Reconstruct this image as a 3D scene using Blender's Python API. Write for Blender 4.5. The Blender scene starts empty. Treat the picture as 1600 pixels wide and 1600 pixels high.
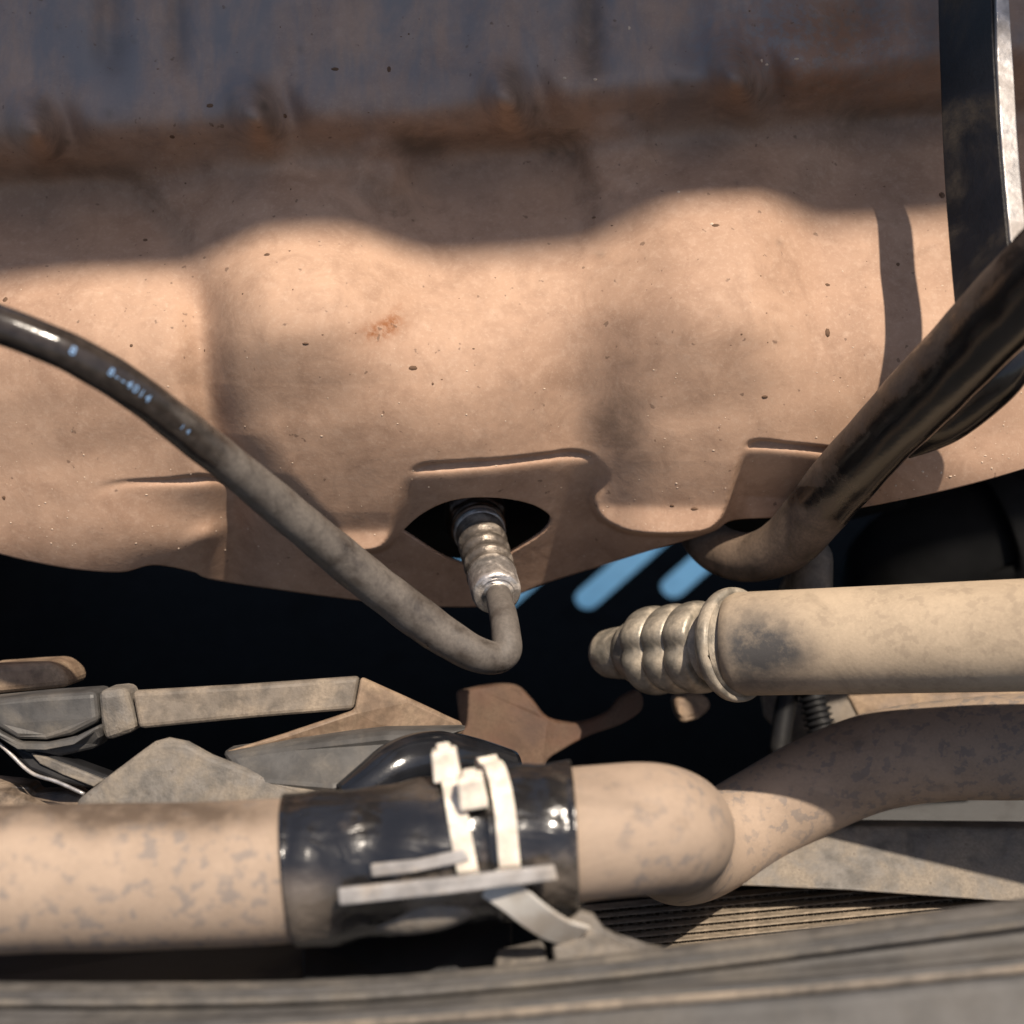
import bpy, bmesh, math, random
import numpy as np
from mathutils import Vector, Matrix

random.seed(7); np.random.seed(7)
S = bpy.context.scene
COL = S.collection

# ------------------------------------------------------------------ camera
PITCH = math.radians(38.0)
CAM = Vector((0.0, 0.0, 1.15))
RIGHT = Vector((1, 0, 0))
FWD = Vector((0, math.cos(PITCH), -math.sin(PITCH)))
UP = Vector((0, math.sin(PITCH), math.cos(PITCH)))
KP = 0.32 / 0.42 / 1600.0            # metres per photo pixel per metre of depth

cd = bpy.data.cameras.new("camera"); cam = bpy.data.objects.new("camera", cd); COL.objects.link(cam)
cam.location = CAM
cam.rotation_euler = (math.radians(90) - PITCH, 0, 0)
cd.sensor_width = 36.0; cd.lens = 36.0 * 0.42 / 0.32
cd.clip_start = 0.02; cd.clip_end = 200.0
cd.dof.use_dof = True; cd.dof.focus_distance = 0.415; cd.dof.aperture_fstop = 8.0
S.camera = cam

# ------------------------------------------------------------------ sky and sun
SUN_CAM = Vector((-0.25, -0.66, 0.72)).normalized()      # travel: right, up, forward of the camera
SUN = (RIGHT * SUN_CAM.x + UP * SUN_CAM.y + FWD * SUN_CAM.z).normalized()
elev = math.asin(-SUN.z); azim = math.atan2(-SUN.x, -SUN.y)
w = bpy.data.worlds.new("World"); S.world = w; w.use_nodes = True
nt = w.node_tree
sky = nt.nodes.new("ShaderNodeTexSky"); sky.sky_type = 'NISHITA'; sky.sun_disc = False
sky.air_density = 1.0; sky.dust_density = 2.5; sky.ozone_density = 0.7
sky.sun_elevation = elev; sky.sun_rotation = azim
bg = nt.nodes["Background"]; bg.inputs[1].default_value = 0.085
nt.links.new(sky.outputs[0], bg.inputs[0])
ld = bpy.data.lights.new("sun", 'SUN'); ld.energy = 5.0; ld.angle = math.radians(0.9); ld.color = (1.0, 0.88, 0.74)
sun = bpy.data.objects.new("sun", ld); COL.objects.link(sun)
sun.rotation_euler = SUN.to_track_quat('-Z', 'Y').to_euler()
sun.location = (0.5, -1, 3)
S.view_settings.view_transform = 'Standard'; S.view_settings.look = 'None'
S.view_settings.exposure = 0.33; S.view_settings.gamma = 1.0
S.cycles.use_denoising = True
S.cycles.max_bounces = 6

# ------------------------------------------------------------------ helpers
def V(px, py, d):
    k = KP * d
    return CAM + RIGHT * ((px - 800) * k) + UP * ((800 - py) * k) + FWD * d

def toworld(px, py, d):
    """numpy version"""
    k = KP * d
    x = (px - 800) * k; y = (800 - py) * k
    out = np.empty(px.shape + (3,))
    for i in range(3):
        out[..., i] = CAM[i] + RIGHT[i] * x + UP[i] * y + FWD[i] * d
    return out

def topix(co):
    r = Vector(co) - CAM
    d = r.dot(FWD); k = KP * d
    return 800 + r.dot(RIGHT) / k, 800 - r.dot(UP) / k, d

WL = {}
def tag(o, label, cat=None, group=None, kind=None):
    if label: o["label"] = label
    if cat: o["category"] = cat
    if group: o["group"] = group
    if kind: o["kind"] = kind
    return o

def thing(name, loc, label, cat, group=None):
    o = bpy.data.objects.new(name, None); COL.objects.link(o)
    o.empty_display_size = 0.02; o.location = loc; WL[o] = Vector(loc)
    return tag(o, label, cat, group)

def obj(name, verts, faces, mat, parent=None, smooth=True, uv=None, bevel=0, solid=0, sub=0):
    vs = np.array([tuple(v) for v in verts], dtype=float)
    c = (vs.min(0) + vs.max(0)) / 2
    me = bpy.data.meshes.new(name)
    me.from_pydata((vs - c).tolist(), [], faces)
    me.validate()
    if smooth: me.polygons.foreach_set("use_smooth", [True] * len(me.polygons))
    if uv is not None:
        l = me.uv_layers.new(name="uv")
        idx = np.empty(len(me.loops), dtype=np.int32); me.loops.foreach_get("vertex_index", idx)
        l.data.foreach_set("uv", np.asarray(uv, dtype=np.float32)[idx].ravel())
    me.materials.append(mat)
    o = bpy.data.objects.new(name, me); COL.objects.link(o)
    WL[o] = Vector(c)
    if parent is not None:
        o.parent = parent; o.location = Vector(c) - WL[parent]
    else:
        o.location = c
    if sub:
        m = o.modifiers.new("sub", 'SUBSURF'); m.levels = sub; m.render_levels = sub
    if solid:
        m = o.modifiers.new("solid", 'SOLIDIFY'); m.thickness = abs(solid); m.offset = -1 if solid > 0 else 1
    if bevel:
        m = o.modifiers.new("bevel", 'BEVEL'); m.width = bevel; m.segments = 3; m.limit_method = 'ANGLE'
        m.angle_limit = math.radians(35); m.harden_normals = False
    return o

def attr(o, name, func):
    """paint a float attribute from a function of the vertex's place on the thing"""
    me = o.data
    n = len(me.vertices)
    co = np.empty(n * 3); me.vertices.foreach_get("co", co)
    co = co.reshape(-1, 3) + np.array(WL[o])
    r = co - np.array(CAM)
    d = r @ np.array(FWD); k = KP * d
    px = 800 + (r @ np.array(RIGHT)) / k; py = 800 - (r @ np.array(UP)) / k
    a = me.attributes.new(name, 'FLOAT', 'POINT')
    a.data.foreach_set("value", np.clip(func(px, py), 0, 1).astype(np.float32))

def gauss(px, py, cx, cy, sx, sy, rot=0):
    c, s = math.cos(rot), math.sin(rot)
    u = (px - cx) * c + (py - cy) * s; v = -(px - cx) * s + (py - cy) * c
    return np.exp(-0.5 * ((u / sx) ** 2 + (v / sy) ** 2))

def catmull(P, n):
    P = [np.array(p, dtype=float) for p in P]
    P = [2 * P[0] - P[1]] + P + [2 * P[-1] - P[-2]]
    out = []
    for i in range(1, len(P) - 2):
        for j in range(n):
            t = j / n
            a, b, c, d = P[i - 1], P[i], P[i + 1], P[i + 2]
            out.append(0.5 * ((2 * b) + (-a + c) * t + (2 * a - 5 * b + 4 * c - d) * t * t + (-a + 3 * b - 3 * c + d) * t ** 3))
    out.append(P[-2])
    return out

def frames(pts):
    T = []
    for i in range(len(pts)):
        a = pts[max(0, i - 1)]; b = pts[min(len(pts) - 1, i + 1)]
        T.append((b - a).normalized())
    ref = -FWD
    N = []
    n = (ref - T[0] * ref.dot(T[0])).normalized()
    for t in T:
        n = (n - t * n.dot(t)).normalized(); N.append(n)
    return T, N

def tube(name, path, mat, parent=None, seg=40, n=10, caps=True, rfun=None, raw=None):
    """path: (px, py, depth, radius_px).  rfun(u, ang, r) may reshape the radius."""
    P = raw if raw is not None else catmull(path, n)
    pts = [V(p[0], p[1], p[2]) for p in P]
    rad = [p[3] * KP * p[2] for p in P]
    return tube3(name, pts, rad, mat, parent, seg, caps, rfun)

def tube3(name, pts, rad, mat, parent=None, seg=40, caps=True, rfun=None):
    T, N = frames(pts)
    verts, faces, uv = [], [], []
    u = 0.0
    for i, p in enumerate(pts):
        if i: u += (p - pts[i - 1]).length
        b = T[i].cross(N[i])
        for j in range(seg):
            a = 2 * math.pi * j / seg
            r = rad[i] if rfun is None else rfun(u, a, rad[i])
            verts.append(p + (N[i] * math.cos(a) + b * math.sin(a)) * r)
            uv.append((u, j / seg))
    for i in range(len(pts) - 1):
        for j in range(seg):
            k = (j + 1) % seg
            faces.append((i * seg + j, i * seg + k, (i + 1) * seg + k, (i + 1) * seg + j))
    if caps:
        faces.append(tuple(range(seg - 1, -1, -1)))
        faces.append(tuple((len(pts) - 1) * seg + j for j in range(seg)))
    return obj(name, verts, faces, mat, parent, True, uv)

def slab(name, poly, thick, mat, parent=None, bevel=0.0008, back=None, round_n=0):
    """a plate whose outline is given as (px, py, depth); real thickness away from the viewer"""
    if round_n:
        P = catmull(list(poly) + [poly[0]], round_n)[:-1]
    else:
        P = poly
    f = [V(*p) for p in P]
    dirv = FWD if back is None else back
    b = [p + dirv * thick for p in f]
    n = len(f)
    area = sum(P[i][0] * P[(i + 1) % n][1] - P[(i + 1) % n][0] * P[i][1] for i in range(n))
    order = list(range(n))
    if area > 0: order.reverse()
    faces = [tuple(order), tuple(n + i for i in reversed(order))]
    for a in range(n):
        i, j = order[a], order[(a + 1) % n]
        faces.append((j, i, n + i, n + j))
    return obj(name, f + b, faces, mat, parent, False, None, bevel)

def band(name, pts, wid, thick, mat, parent=None, wdir=None, closed=False, bevel=0.0003):
    """flat strap: centre points with a width direction"""
    n = len(pts); verts = []; faces = []
    for i, p in enumerate(pts):
        a = pts[(i - 1) % n] if closed else pts[max(0, i - 1)]
        b = pts[(i + 1) % n] if closed else pts[min(n - 1, i + 1)]
        t = (b - a).normalized()
        wd = wdir[i] if isinstance(wdir, list) else wdir
        wv = (wd - t * wd.dot(t)).normalized()
        nn = t.cross(wv)
        hw = wid / 2 if not isinstance(wid, list) else wid[i] / 2
        for sx, sy in ((-1, -1), (1, -1), (1, 1), (-1, 1)):
            verts.append(p + wv * hw * sx + nn * thick / 2 * sy)
    m = n if closed else n - 1
    for i in range(m):
        k = (i + 1) % n
        for j in range(4):
            l = (j + 1) % 4
            faces.append((i * 4 + j, i * 4 + l, k * 4 + l, k * 4 + j))
    if not closed:
        faces.append((3, 2, 1, 0)); faces.append(tuple((n - 1) * 4 + j for j in range(4)))
    bm = bmesh.new()
    o = obj(name, verts, faces, mat, parent, False, None, bevel)
    bm.from_mesh(o.data); bmesh.ops.recalc_face_normals(bm, faces=bm.faces); bm.to_mesh(o.data); bm.free()
    return o

def sstep(x, a, b):
    t = np.clip((x - a) / (b - a), 0, 1)
    return t * t * (3 - 2 * t)

# ------------------------------------------------------------------ materials
class NT:
    def __init__(s, name):
        s.m = bpy.data.materials.new(name); s.m.use_nodes = True
        s.t = s.m.node_tree; s.b = s.t.nodes["Principled BSDF"]
        s.tc = s.t.nodes.new("ShaderNodeTexCoord")
    def n(s, typ, **kw):
        nd = s.t.nodes.new(typ)
        for k, v in kw.items(): setattr(nd, k, v)
        return nd
    def l(s, a, b): s.t.links.new(a, b)
    def noise(s, scale, detail=4, rough=0.55, dist=0.0, vec=None, stretch=None):
        nd = s.n("ShaderNodeTexNoise"); nd.inputs["Scale"].default_value = scale
        nd.inputs["Detail"].default_value = detail; nd.inputs["Roughness"].default_value = rough
        nd.inputs["Distortion"].default_value = dist
        v = vec or s.tc.outputs["Object"]
        if stretch:
            mp = s.n("ShaderNodeMapping"); mp.inputs["Scale"].default_value = stretch
            s.l(v, mp.inputs[0]); v = mp.outputs[0]
        s.l(v, nd.inputs["Vector"]); return nd.outputs["Fac"]
    def ramp(s, fac, lo, hi, a=0.0, b=1.0):
        nd = s.n("ShaderNodeMapRange"); nd.interpolation_type = 'SMOOTHSTEP'
        nd.inputs[1].default_value = lo; nd.inputs[2].default_value = hi
        nd.inputs[3].default_value = a; nd.inputs[4].default_value = b
        s.l(fac, nd.inputs[0]); return nd.outputs[0]
    def math(s, op, a, b):
        nd = s.n("ShaderNodeMath", operation=op); nd.use_clamp = False
        for i, v in enumerate((a, b)):
            if isinstance(v, (int, float)): nd.inputs[i].default_value = v
            else: s.l(v, nd.inputs[i])
        return nd.outputs[0]
    def mix(s, fac, a, b):
        nd = s.n("ShaderNodeMix", data_type='RGBA')
        if isinstance(fac, (int, float)): nd.inputs[0].default_value = fac
        else: s.l(fac, nd.inputs[0])
        for i, v in ((6, a), (7, b)):
            if isinstance(v, tuple): nd.inputs[i].default_value = (*v, 1)
            else: s.l(v, nd.inputs[i])
        return nd.outputs[2]
    def attr(s, name):
        nd = s.n("ShaderNodeAttribute"); nd.attribute_name = name; return nd.outputs["Fac"]
    def upness(s):
        g = s.n("ShaderNodeNewGeometry"); sp = s.n("ShaderNodeSeparateXYZ")
        s.l(g.outputs["Normal"], sp.inputs[0]); return sp.outputs[2]
    def bump(s, h, strength, dist):
        nd = s.n("ShaderNodeBump"); nd.inputs["Strength"].default_value = strength
        nd.inputs["Distance"].default_value = dist; s.l(h, nd.inputs["Height"])
        s.l(nd.outputs[0], s.b.inputs["Normal"]); return nd
    def done(s, col, rough, metal=0.0, spec=0.5):
        for nm, v in (("Base Color", col), ("Roughness", rough), ("Metallic", metal)):
            if isinstance(v, tuple): s.b.inputs[nm].default_value = (*v, 1)
            elif isinstance(v, (int, float)): s.b.inputs[nm].default_value = v
            else: s.l(v, s.b.inputs[nm])
        s.b.inputs["Specular IOR Level"].default_value = spec
        return s.m

def dusty(name, base, dust, lo=0.42, hi=0.62, scale=60, rough=0.75, drough=0.9, bump=0.25, grain=900, spec=0.4, up=0.0, speck=0.0, metal=0.0, mask=False):
    """a surface partly under dust: patches of dust, fine grain, small dark specks"""
    m = NT(name)
    f = m.noise(scale, 6, 0.62, 0.4)
    if up:
        f = m.math('ADD', f, m.math('MULTIPLY', m.upness(), up))
    if mask:
        f = m.math('ADD', f, m.math('SUBTRACT', m.math('MULTIPLY', m.attr('dirt'), 0.44), 0.26))
    f = m.ramp(f, lo, hi)
    fine = m.noise(grain, 3, 0.7)
    d1 = tuple(c * 0.82 for c in dust); d2 = tuple(min(1, c * 1.15) for c in dust)
    dcol = m.mix(m.ramp(fine, 0.3, 0.7), d1, d2)
    bcol = m.mix(m.ramp(m.noise(scale * 3, 4), 0.3, 0.7), tuple(c * 0.7 for c in base), tuple(c * 1.25 for c in base))
    col = m.mix(f, bcol, dcol)
    if speck:
        sp = m.ramp(m.noise(420, 2, 0.5), 0.68, 0.76)
        col = m.mix(m.math('MULTIPLY', sp, speck), col, (0.05, 0.035, 0.025))
    rg = m.ramp(f, 0, 1, rough, drough)
    h = m.math('ADD', m.math('MULTIPLY', fine, 0.5), m.noise(scale * 5, 4))
    m.bump(h, bump, 0.0006)
    mt = metal if not metal else m.ramp(f, 0, 1, metal, 0.0)
    return m.done(col, rg, mt, spec)

# heat shield: dust burnt on to sheet metal, stains and crease shade painted where they sit
def shield_material():
    m = NT("shield_dusty_metal")
    big = m.noise(16, 5, 0.6, 0.8); mid = m.noise(85, 5, 0.68, 0.5); fine = m.noise(900, 3, 0.75); spk = m.noise(260, 3, 0.6)
    streak = m.noise(60, 4, 0.65, 0.3, stretch=(1.0, 0.35, 0.35))
    col = m.mix(m.ramp(big, 0.32, 0.68), (0.455, 0.293, 0.198), (0.37, 0.232, 0.155))
    col = m.mix(m.math('MULTIPLY', m.ramp(mid, 0.40, 0.72), 0.50), col, (0.25, 0.148, 0.095))
    col = m.mix(m.math('MULTIPLY', m.ramp(spk, 0.50, 0.70), 0.28), col, (0.52, 0.36, 0.26))
    col = m.mix(m.math('MULTIPLY', m.ramp(fine, 0.48, 0.8), 0.34), col, (0.60, 0.445, 0.33))
    # blue-grey skylight tint painted on near the upper flange
    top = m.math('MULTIPLY', m.attr("bare"), m.ramp(streak, 0.30, 0.66, 0.40, 1.0))
    col = m.mix(m.math('MULTIPLY', top, 0.85), col, (0.145, 0.158, 0.178))
    st = m.math('MULTIPLY', m.attr("dirt"), m.ramp(mid, 0.28, 0.62, 0.5, 1.15))  # dirt stains together with painted crease shade
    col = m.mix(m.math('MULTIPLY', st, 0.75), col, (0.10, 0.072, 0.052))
    ru = m.math('MULTIPLY', m.attr("rust"), m.ramp(m.noise(260, 4, 0.7), 0.35, 0.6))
    col = m.mix(ru, col, (0.25, 0.10, 0.04))
    sp = m.ramp(m.noise(330, 2, 0.5), 0.70, 0.76)
    col = m.mix(m.math('MULTIPLY', sp, 0.6), col, (0.10, 0.06, 0.04))
    h = m.math('ADD', m.math('MULTIPLY', fine, 0.35), m.math('ADD', m.noise(160, 5, 0.6), m.math('MULTIPLY', mid, 1.2)))
    m.bump(h, 0.16, 0.0008)
    rg = m.ramp(top, 0, 1, 0.72, 0.46)
    return m.done(col, rg, 0.0, 0.35)

M = {}
M['shield'] = shield_material()
M['hose'] = None
def hose_material(name, dust, spot, stain=None):
    m = NT(name)
    v = m.noise(260, 3, 0.6, 0.1); mid = m.noise(40, 5, 0.6); fine = m.noise(1000, 3, 0.7)
    col = m.mix(m.ramp(mid, 0.35, 0.65), dust, tuple(c * 0.84 for c in dust))
    col = m.mix(m.math('MULTIPLY', m.ramp(fine, 0.4, 0.75), 0.3), col, tuple(min(1, c * 1.25) for c in dust))
    sp = m.math('MULTIPLY', m.ramp(v, 0.52, 0.60), m.ramp(mid, 0.36, 0.55))
    col = m.mix(m.math('MULTIPLY', sp, 0.72), col, spot)
    sm = m.ramp(m.noise(24, 5, 0.7, 1.0), 0.52, 0.72)
    col = m.mix(m.math('MULTIPLY', sm, 0.5), col, tuple(c * 0.45 for c in dust))
    if stain:
        st = m.math('MULTIPLY', m.attr("dirt"), m.ramp(m.noise(160, 5, 0.7), 0.25, 0.65, 0.65, 1.1))
        col = m.mix(st, col, stain)
    h = m.math('ADD', m.math('MULTIPLY', fine, 0.5), m.noise(180, 4))
    m.bump(h, 0.22, 0.0006)
    return m.done(col, 0.8, 0.0, 0.3)
M['hose'] = hose_material("dusty_radiator_hose", (0.36, 0.272, 0.203), (0.19, 0.165, 0.15), (0.10, 0.072, 0.052))
M['pipe'] = hose_material("dusty_metal_pipe", (0.46, 0.36, 0.255), (0.34, 0.265, 0.19), (0.07, 0.066, 0.064))
M['ferrule'] = dusty("dusty_crimp_metal", (0.27, 0.24, 0.195), (0.37, 0.31, 0.235), 0.38, 0.66, 90, 0.42, 0.8, 0.2, metal=0.4)
M['rubber'] = dusty("black_rubber_dusty", (0.010, 0.009, 0.009), (0.145, 0.10, 0.068), 0.44, 0.80, 60, 0.20, 0.85, 0.15, up=0.10, spec=0.6, mask=True)
M['rubber_brown'] = dusty("brown_dusty_rubber", (0.05, 0.036, 0.026), (0.23, 0.17, 0.12), 0.35, 0.62, 50, 0.4, 0.8, 0.3, spec=0.5)
M['cable'] = dusty("grey_rubber_cable", (0.034, 0.027, 0.023), (0.115, 0.098, 0.083), 0.34, 0.82, 130, 0.17, 0.70, 0.10, spec=0.5, mask=True)
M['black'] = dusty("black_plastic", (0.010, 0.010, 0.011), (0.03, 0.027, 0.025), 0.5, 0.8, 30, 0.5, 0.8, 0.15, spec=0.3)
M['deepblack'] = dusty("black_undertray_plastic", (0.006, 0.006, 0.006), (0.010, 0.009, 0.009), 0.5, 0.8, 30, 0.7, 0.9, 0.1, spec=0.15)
M['greyplastic'] = dusty("grey_dusty_plastic", (0.060, 0.058, 0.056), (0.125, 0.11, 0.092), 0.42, 0.72, 40, 0.5, 0.85, 0.2)
M['greydust'] = dusty("grey_dust_on_plastic", (0.13, 0.118, 0.105), (0.225, 0.19, 0.15), 0.38, 0.68, 70, 0.6, 0.9, 0.6, speck=0.5)
M['beige'] = dusty("beige_dusty_bracket", (0.13, 0.108, 0.086), (0.26, 0.21, 0.158), 0.38, 0.72, 75, 0.6, 0.85, 0.25)
M['tan'] = dusty("tan_dusty_bracket", (0.17, 0.115, 0.076), (0.29, 0.21, 0.14), 0.38, 0.72, 75, 0.6, 0.85, 0.25)
M['rusty'] = dusty("rusty_dusty_steel", (0.075, 0.036, 0.02), (0.115, 0.075, 0.05), 0.36, 0.66, 40, 0.7, 0.9, 0.4)
M['nut'] = dusty("dark_bronze_nut", (0.10, 0.065, 0.045), (0.10, 0.07, 0.05), 0.5, 0.8, 80, 0.32, 0.6, 0.15, metal=0.9)
M['sensor'] = dusty("sensor_braided_sleeve", (0.13, 0.108, 0.088), (0.27, 0.225, 0.18), 0.46, 0.70, 140, 0.36, 0.65, 0.35, metal=0.5)
M['silver'] = dusty("bright_crimped_steel", (0.62, 0.57, 0.52), (0.40, 0.34, 0.28), 0.46, 0.72, 160, 0.40, 0.6, 0.25, metal=0.85)
M['strapface'] = dusty("dark_bar_face", (0.010, 0.009, 0.010), (0.065, 0.05, 0.035), 0.48, 0.74, 30, 0.35, 0.75, 0.25)
M['baremetal'] = dusty("bare_worn_steel", (0.45, 0.43, 0.42), (0.34, 0.30, 0.27), 0.45, 0.7, 90, 0.38, 0.6, 0.15, metal=0.6)
M['tie'] = dusty("cream_nylon", (0.74, 0.66, 0.56), (0.68, 0.59, 0.49), 0.6, 0.95, 60, 0.45, 0.6, 0.03)
M['tie'].node_tree.nodes["Principled BSDF"].inputs["Subsurface Weight"].default_value = 0.15
M['tie'].node_tree.nodes["Principled BSDF"].inputs["Subsurface Scale"].default_value = 0.002
M['greystrip'] = dusty("grey_strip_plastic", (0.30, 0.285, 0.275), (0.36, 0.31, 0.26), 0.45, 0.7, 60, 0.5, 0.8, 0.1)
M['fin'] = dusty("dusty_radiator_fin", (0.22, 0.18, 0.135), (0.31, 0.25, 0.185), 0.4, 0.65, 120, 0.6, 0.85, 0.2)
M['bonnet'] = dusty("bonnet_underside_paint", (0.40, 0.24, 0.16), (0.46, 0.31, 0.22), 0.4, 0.7, 12, 0.5, 0.8, 0.1)  # tan picked to bounce warm light on to the upper shield

M['frontface'] = dusty('dark_front_panel', (0.055, 0.052, 0.05), (0.10, 0.09, 0.078), 0.40, 0.75, 30, 0.6, 0.85, 0.15)
M['panelgrey'] = dusty('grey_panel_edge', (0.09, 0.084, 0.078), (0.165, 0.145, 0.12), 0.38, 0.72, 60, 0.6, 0.9, 0.4)
def tape_material():
    m = NT("black_vinyl_tape")
    w1 = m.noise(52, 3, 0.5, 1.5, stretch=(0.55, 1.5, 1.5)); w2 = m.noise(240, 3, 0.6); ds = m.noise(38, 5, 0.65)
    f = m.ramp(ds, 0.50, 0.70)
    f = m.math('MULTIPLY', f, 0.55)
    fd = m.math('ADD', f, m.math('MULTIPLY', m.attr("dirt"), 0.6))
    col = m.mix(fd, (0.012, 0.0115, 0.012), (0.20, 0.16, 0.125))
    h = m.math('ADD', w1, m.math('MULTIPLY', w2, 0.2))
    m.bump(h, 0.6, 0.0024)
    return m.done(col, m.ramp(fd, 0, 1, 0.20, 0.6), 0.0, 0.9)
M['tape'] = tape_material()

def ground_material():
    m = NT("grey_asphalt")
    f = m.noise(6, 5, 0.6); g = m.noise(120, 3, 0.6)
    col = m.mix(m.ramp(f, 0.3, 0.7), (0.045, 0.044, 0.043), (0.07, 0.068, 0.064))
    m.bump(g, 0.4, 0.003)
    return m.done(col, 0.85, 0.0, 0.3)
def sheet_material():  # blue of skylit ground put into the sheet's colour
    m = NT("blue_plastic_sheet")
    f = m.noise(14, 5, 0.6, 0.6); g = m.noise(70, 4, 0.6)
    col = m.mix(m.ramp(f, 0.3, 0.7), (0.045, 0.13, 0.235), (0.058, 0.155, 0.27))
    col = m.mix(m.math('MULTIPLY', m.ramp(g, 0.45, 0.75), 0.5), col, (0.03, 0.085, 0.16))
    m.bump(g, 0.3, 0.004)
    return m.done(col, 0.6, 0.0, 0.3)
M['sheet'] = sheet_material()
M['ground'] = ground_material()
def flat(name, col, rough=0.6, metal=0.0):
    m = NT(name)
    c = m.mix(m.ramp(m.noise(300, 3), 0.35, 0.65), tuple(x * 0.85 for x in col), col)
    return m.done(c, rough, metal, 0.3)
M['print'] = flat("pale_blue_print", (0.22, 0.36, 0.58), 0.5)
M['grain'] = flat("pale_dust_grain", (0.62, 0.48, 0.36), 0.8)
M['darkgrain'] = flat("dark_mud_speck", (0.13, 0.075, 0.045), 0.8)
def clear_mat():
    m = NT("cloudy_clear_nylon")
    col = m.mix(m.ramp(m.noise(90, 4), 0.4, 0.65), (0.60, 0.57, 0.52), (0.45, 0.40, 0.34))
    m.b.inputs["Transmission Weight"].default_value = 0.25
    return m.done(col, 0.35, 0.0, 0.5)
M['clear'] = clear_mat()

# ------------------------------------------------------------------ ground, undertray, bonnet, engine
def grid_plane(name, x0, x1, y0, y1, z, mat):
    vs = [(x0, y0, z), (x1, y0, z), (x1, y1, z), (x0, y1, z)]
    return obj(name, vs, [(0, 1, 2, 3)], mat, smooth=False)
g = grid_plane("ground", -30, 30, -30, 30, 0.0, M['ground']); tag(g, "dark asphalt ground under the engine bay", None, None, "structure")

def sheet():  # added sheet; its blue stands in for skylight on the ground
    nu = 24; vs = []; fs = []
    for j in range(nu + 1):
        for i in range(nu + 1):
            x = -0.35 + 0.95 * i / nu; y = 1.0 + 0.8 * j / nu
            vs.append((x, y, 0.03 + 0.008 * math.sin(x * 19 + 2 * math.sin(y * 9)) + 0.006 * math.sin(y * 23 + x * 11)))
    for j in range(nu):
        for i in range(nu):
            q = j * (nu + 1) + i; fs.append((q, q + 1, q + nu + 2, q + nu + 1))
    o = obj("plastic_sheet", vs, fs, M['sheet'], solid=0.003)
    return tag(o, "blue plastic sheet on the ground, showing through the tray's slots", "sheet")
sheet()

def ray_plane(px, py, z):
    d = V(px, py, 1.0) - CAM
    t = (z - CAM.z) / d.z
    return CAM + d * t

def undertray():
    z = 0.50
    bm = bmesh.new()
    def loop(pts):
        vs = [bm.verts.new(p) for p in pts]
        return [bm.edges.new((vs[i], vs[(i + 1) % len(vs)])) for i in range(len(vs))]
    edges = loop([(-0.5, 0.25, z), (0.5, 0.25, z), (0.5, 0.96, z), (-0.5, 0.96, z)])
    for (ax, ay) in ((655, 950), (785, 942), (918, 938), (1052, 920)):
        bx, by = ax + 185, ay - 163
        L = math.hypot(bx - ax, by - ay); ux, uy = (bx - ax) / L, (by - ay) / L
        nx, ny = -uy, ux; r = 20
        pts = []
        for i in range(9):
            a = math.pi / 2 + math.pi * i / 8
            pts.append((ax + r * (ux * math.cos(a) + nx * math.sin(a)), ay + r * (uy * math.cos(a) + ny * math.sin(a))))
        for i in range(9):
            a = -math.pi / 2 + math.pi * i / 8
            pts.append((bx + r * (ux * math.cos(a) + nx * math.sin(a)), by + r * (uy * math.cos(a) + ny * math.sin(a))))
        edges += loop([ray_plane(x, y, z) for x, y in pts])
    bmesh.ops.triangle_fill(bm, use_beauty=True, edges=edges)
    me = bpy.data.meshes.new("undertray"); bm.to_mesh(me); bm.free()
    vs = [v.co.copy() for v in me.vertices]; fs = [tuple(p.vertices) for p in me.polygons]
    o = obj("undertray", vs, fs, M['deepblack'], smooth=False, solid=0.004)
    return tag(o, "black slotted splash tray deep below the heat shield", "tray")
undertray()

def box3(name, x0, x1, y0, y1, z0, z1, mat, parent=None, bevel=0.004):
    vs = [(x, y, z) for z in (z0, z1) for y in (y0, y1) for x in (x0, x1)]
    fs = [(0, 2, 3, 1), (4, 5, 7, 6), (0, 1, 5, 4), (2, 6, 7, 3), (0, 4, 6, 2), (1, 3, 7, 5)]
    return obj(name, vs, fs, mat, parent, False, None, bevel)

for sx, lab in ((-1, "black inner wing panel closing the engine bay at the left"), (1, "black inner wing panel closing the engine bay at the right")):  # unseen panels added to block ground bounce and low sky
    vs = []; fs = []
    prof = [(0.50, 0.34), (0.44, 0.36), (0.40, 0.50), (0.38, 0.72), (0.39, 0.86), (0.44, 0.90), (0.52, 0.90)]
    n = 12
    for k in range(n + 1):
        y = -0.12 + 1.05 * k / n
        for (x, z) in prof: vs.append((sx * (x + 0.012 * math.sin(y * 7)), y, z + 0.04 * y))
    m_ = len(prof)
    for k in range(n):
        for q in range(m_ - 1):
            a_ = k * m_ + q; fs.append((a_, a_ + 1, a_ + m_ + 1, a_ + m_))
    wing = obj("inner_wing", vs, fs, M['deepblack'], solid=0.003)
    tag(wing, lab, "wing panel", "inner wings either side of the engine bay")
# unseen engine block behind the shield, added to stop skylight leaking through
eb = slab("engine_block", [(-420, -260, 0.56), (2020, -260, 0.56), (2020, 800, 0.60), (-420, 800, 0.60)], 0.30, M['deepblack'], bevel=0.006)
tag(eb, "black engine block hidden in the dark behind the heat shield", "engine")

em = tube("exhaust_manifold", [(-100, 690, 0.545, 80), (300, 740, 0.54, 80), (700, 792, 0.536, 80), (820, 792, 0.536, 76), (1000, 765, 0.538, 66), (1200, 764, 0.54, 70), (1400, 735, 0.54, 60)], M['deepblack'], None, 32, 6)  # added so the sensor hole stays black
tag(em, "black exhaust manifold seen only as darkness through the sensor hole", "manifold")
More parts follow.
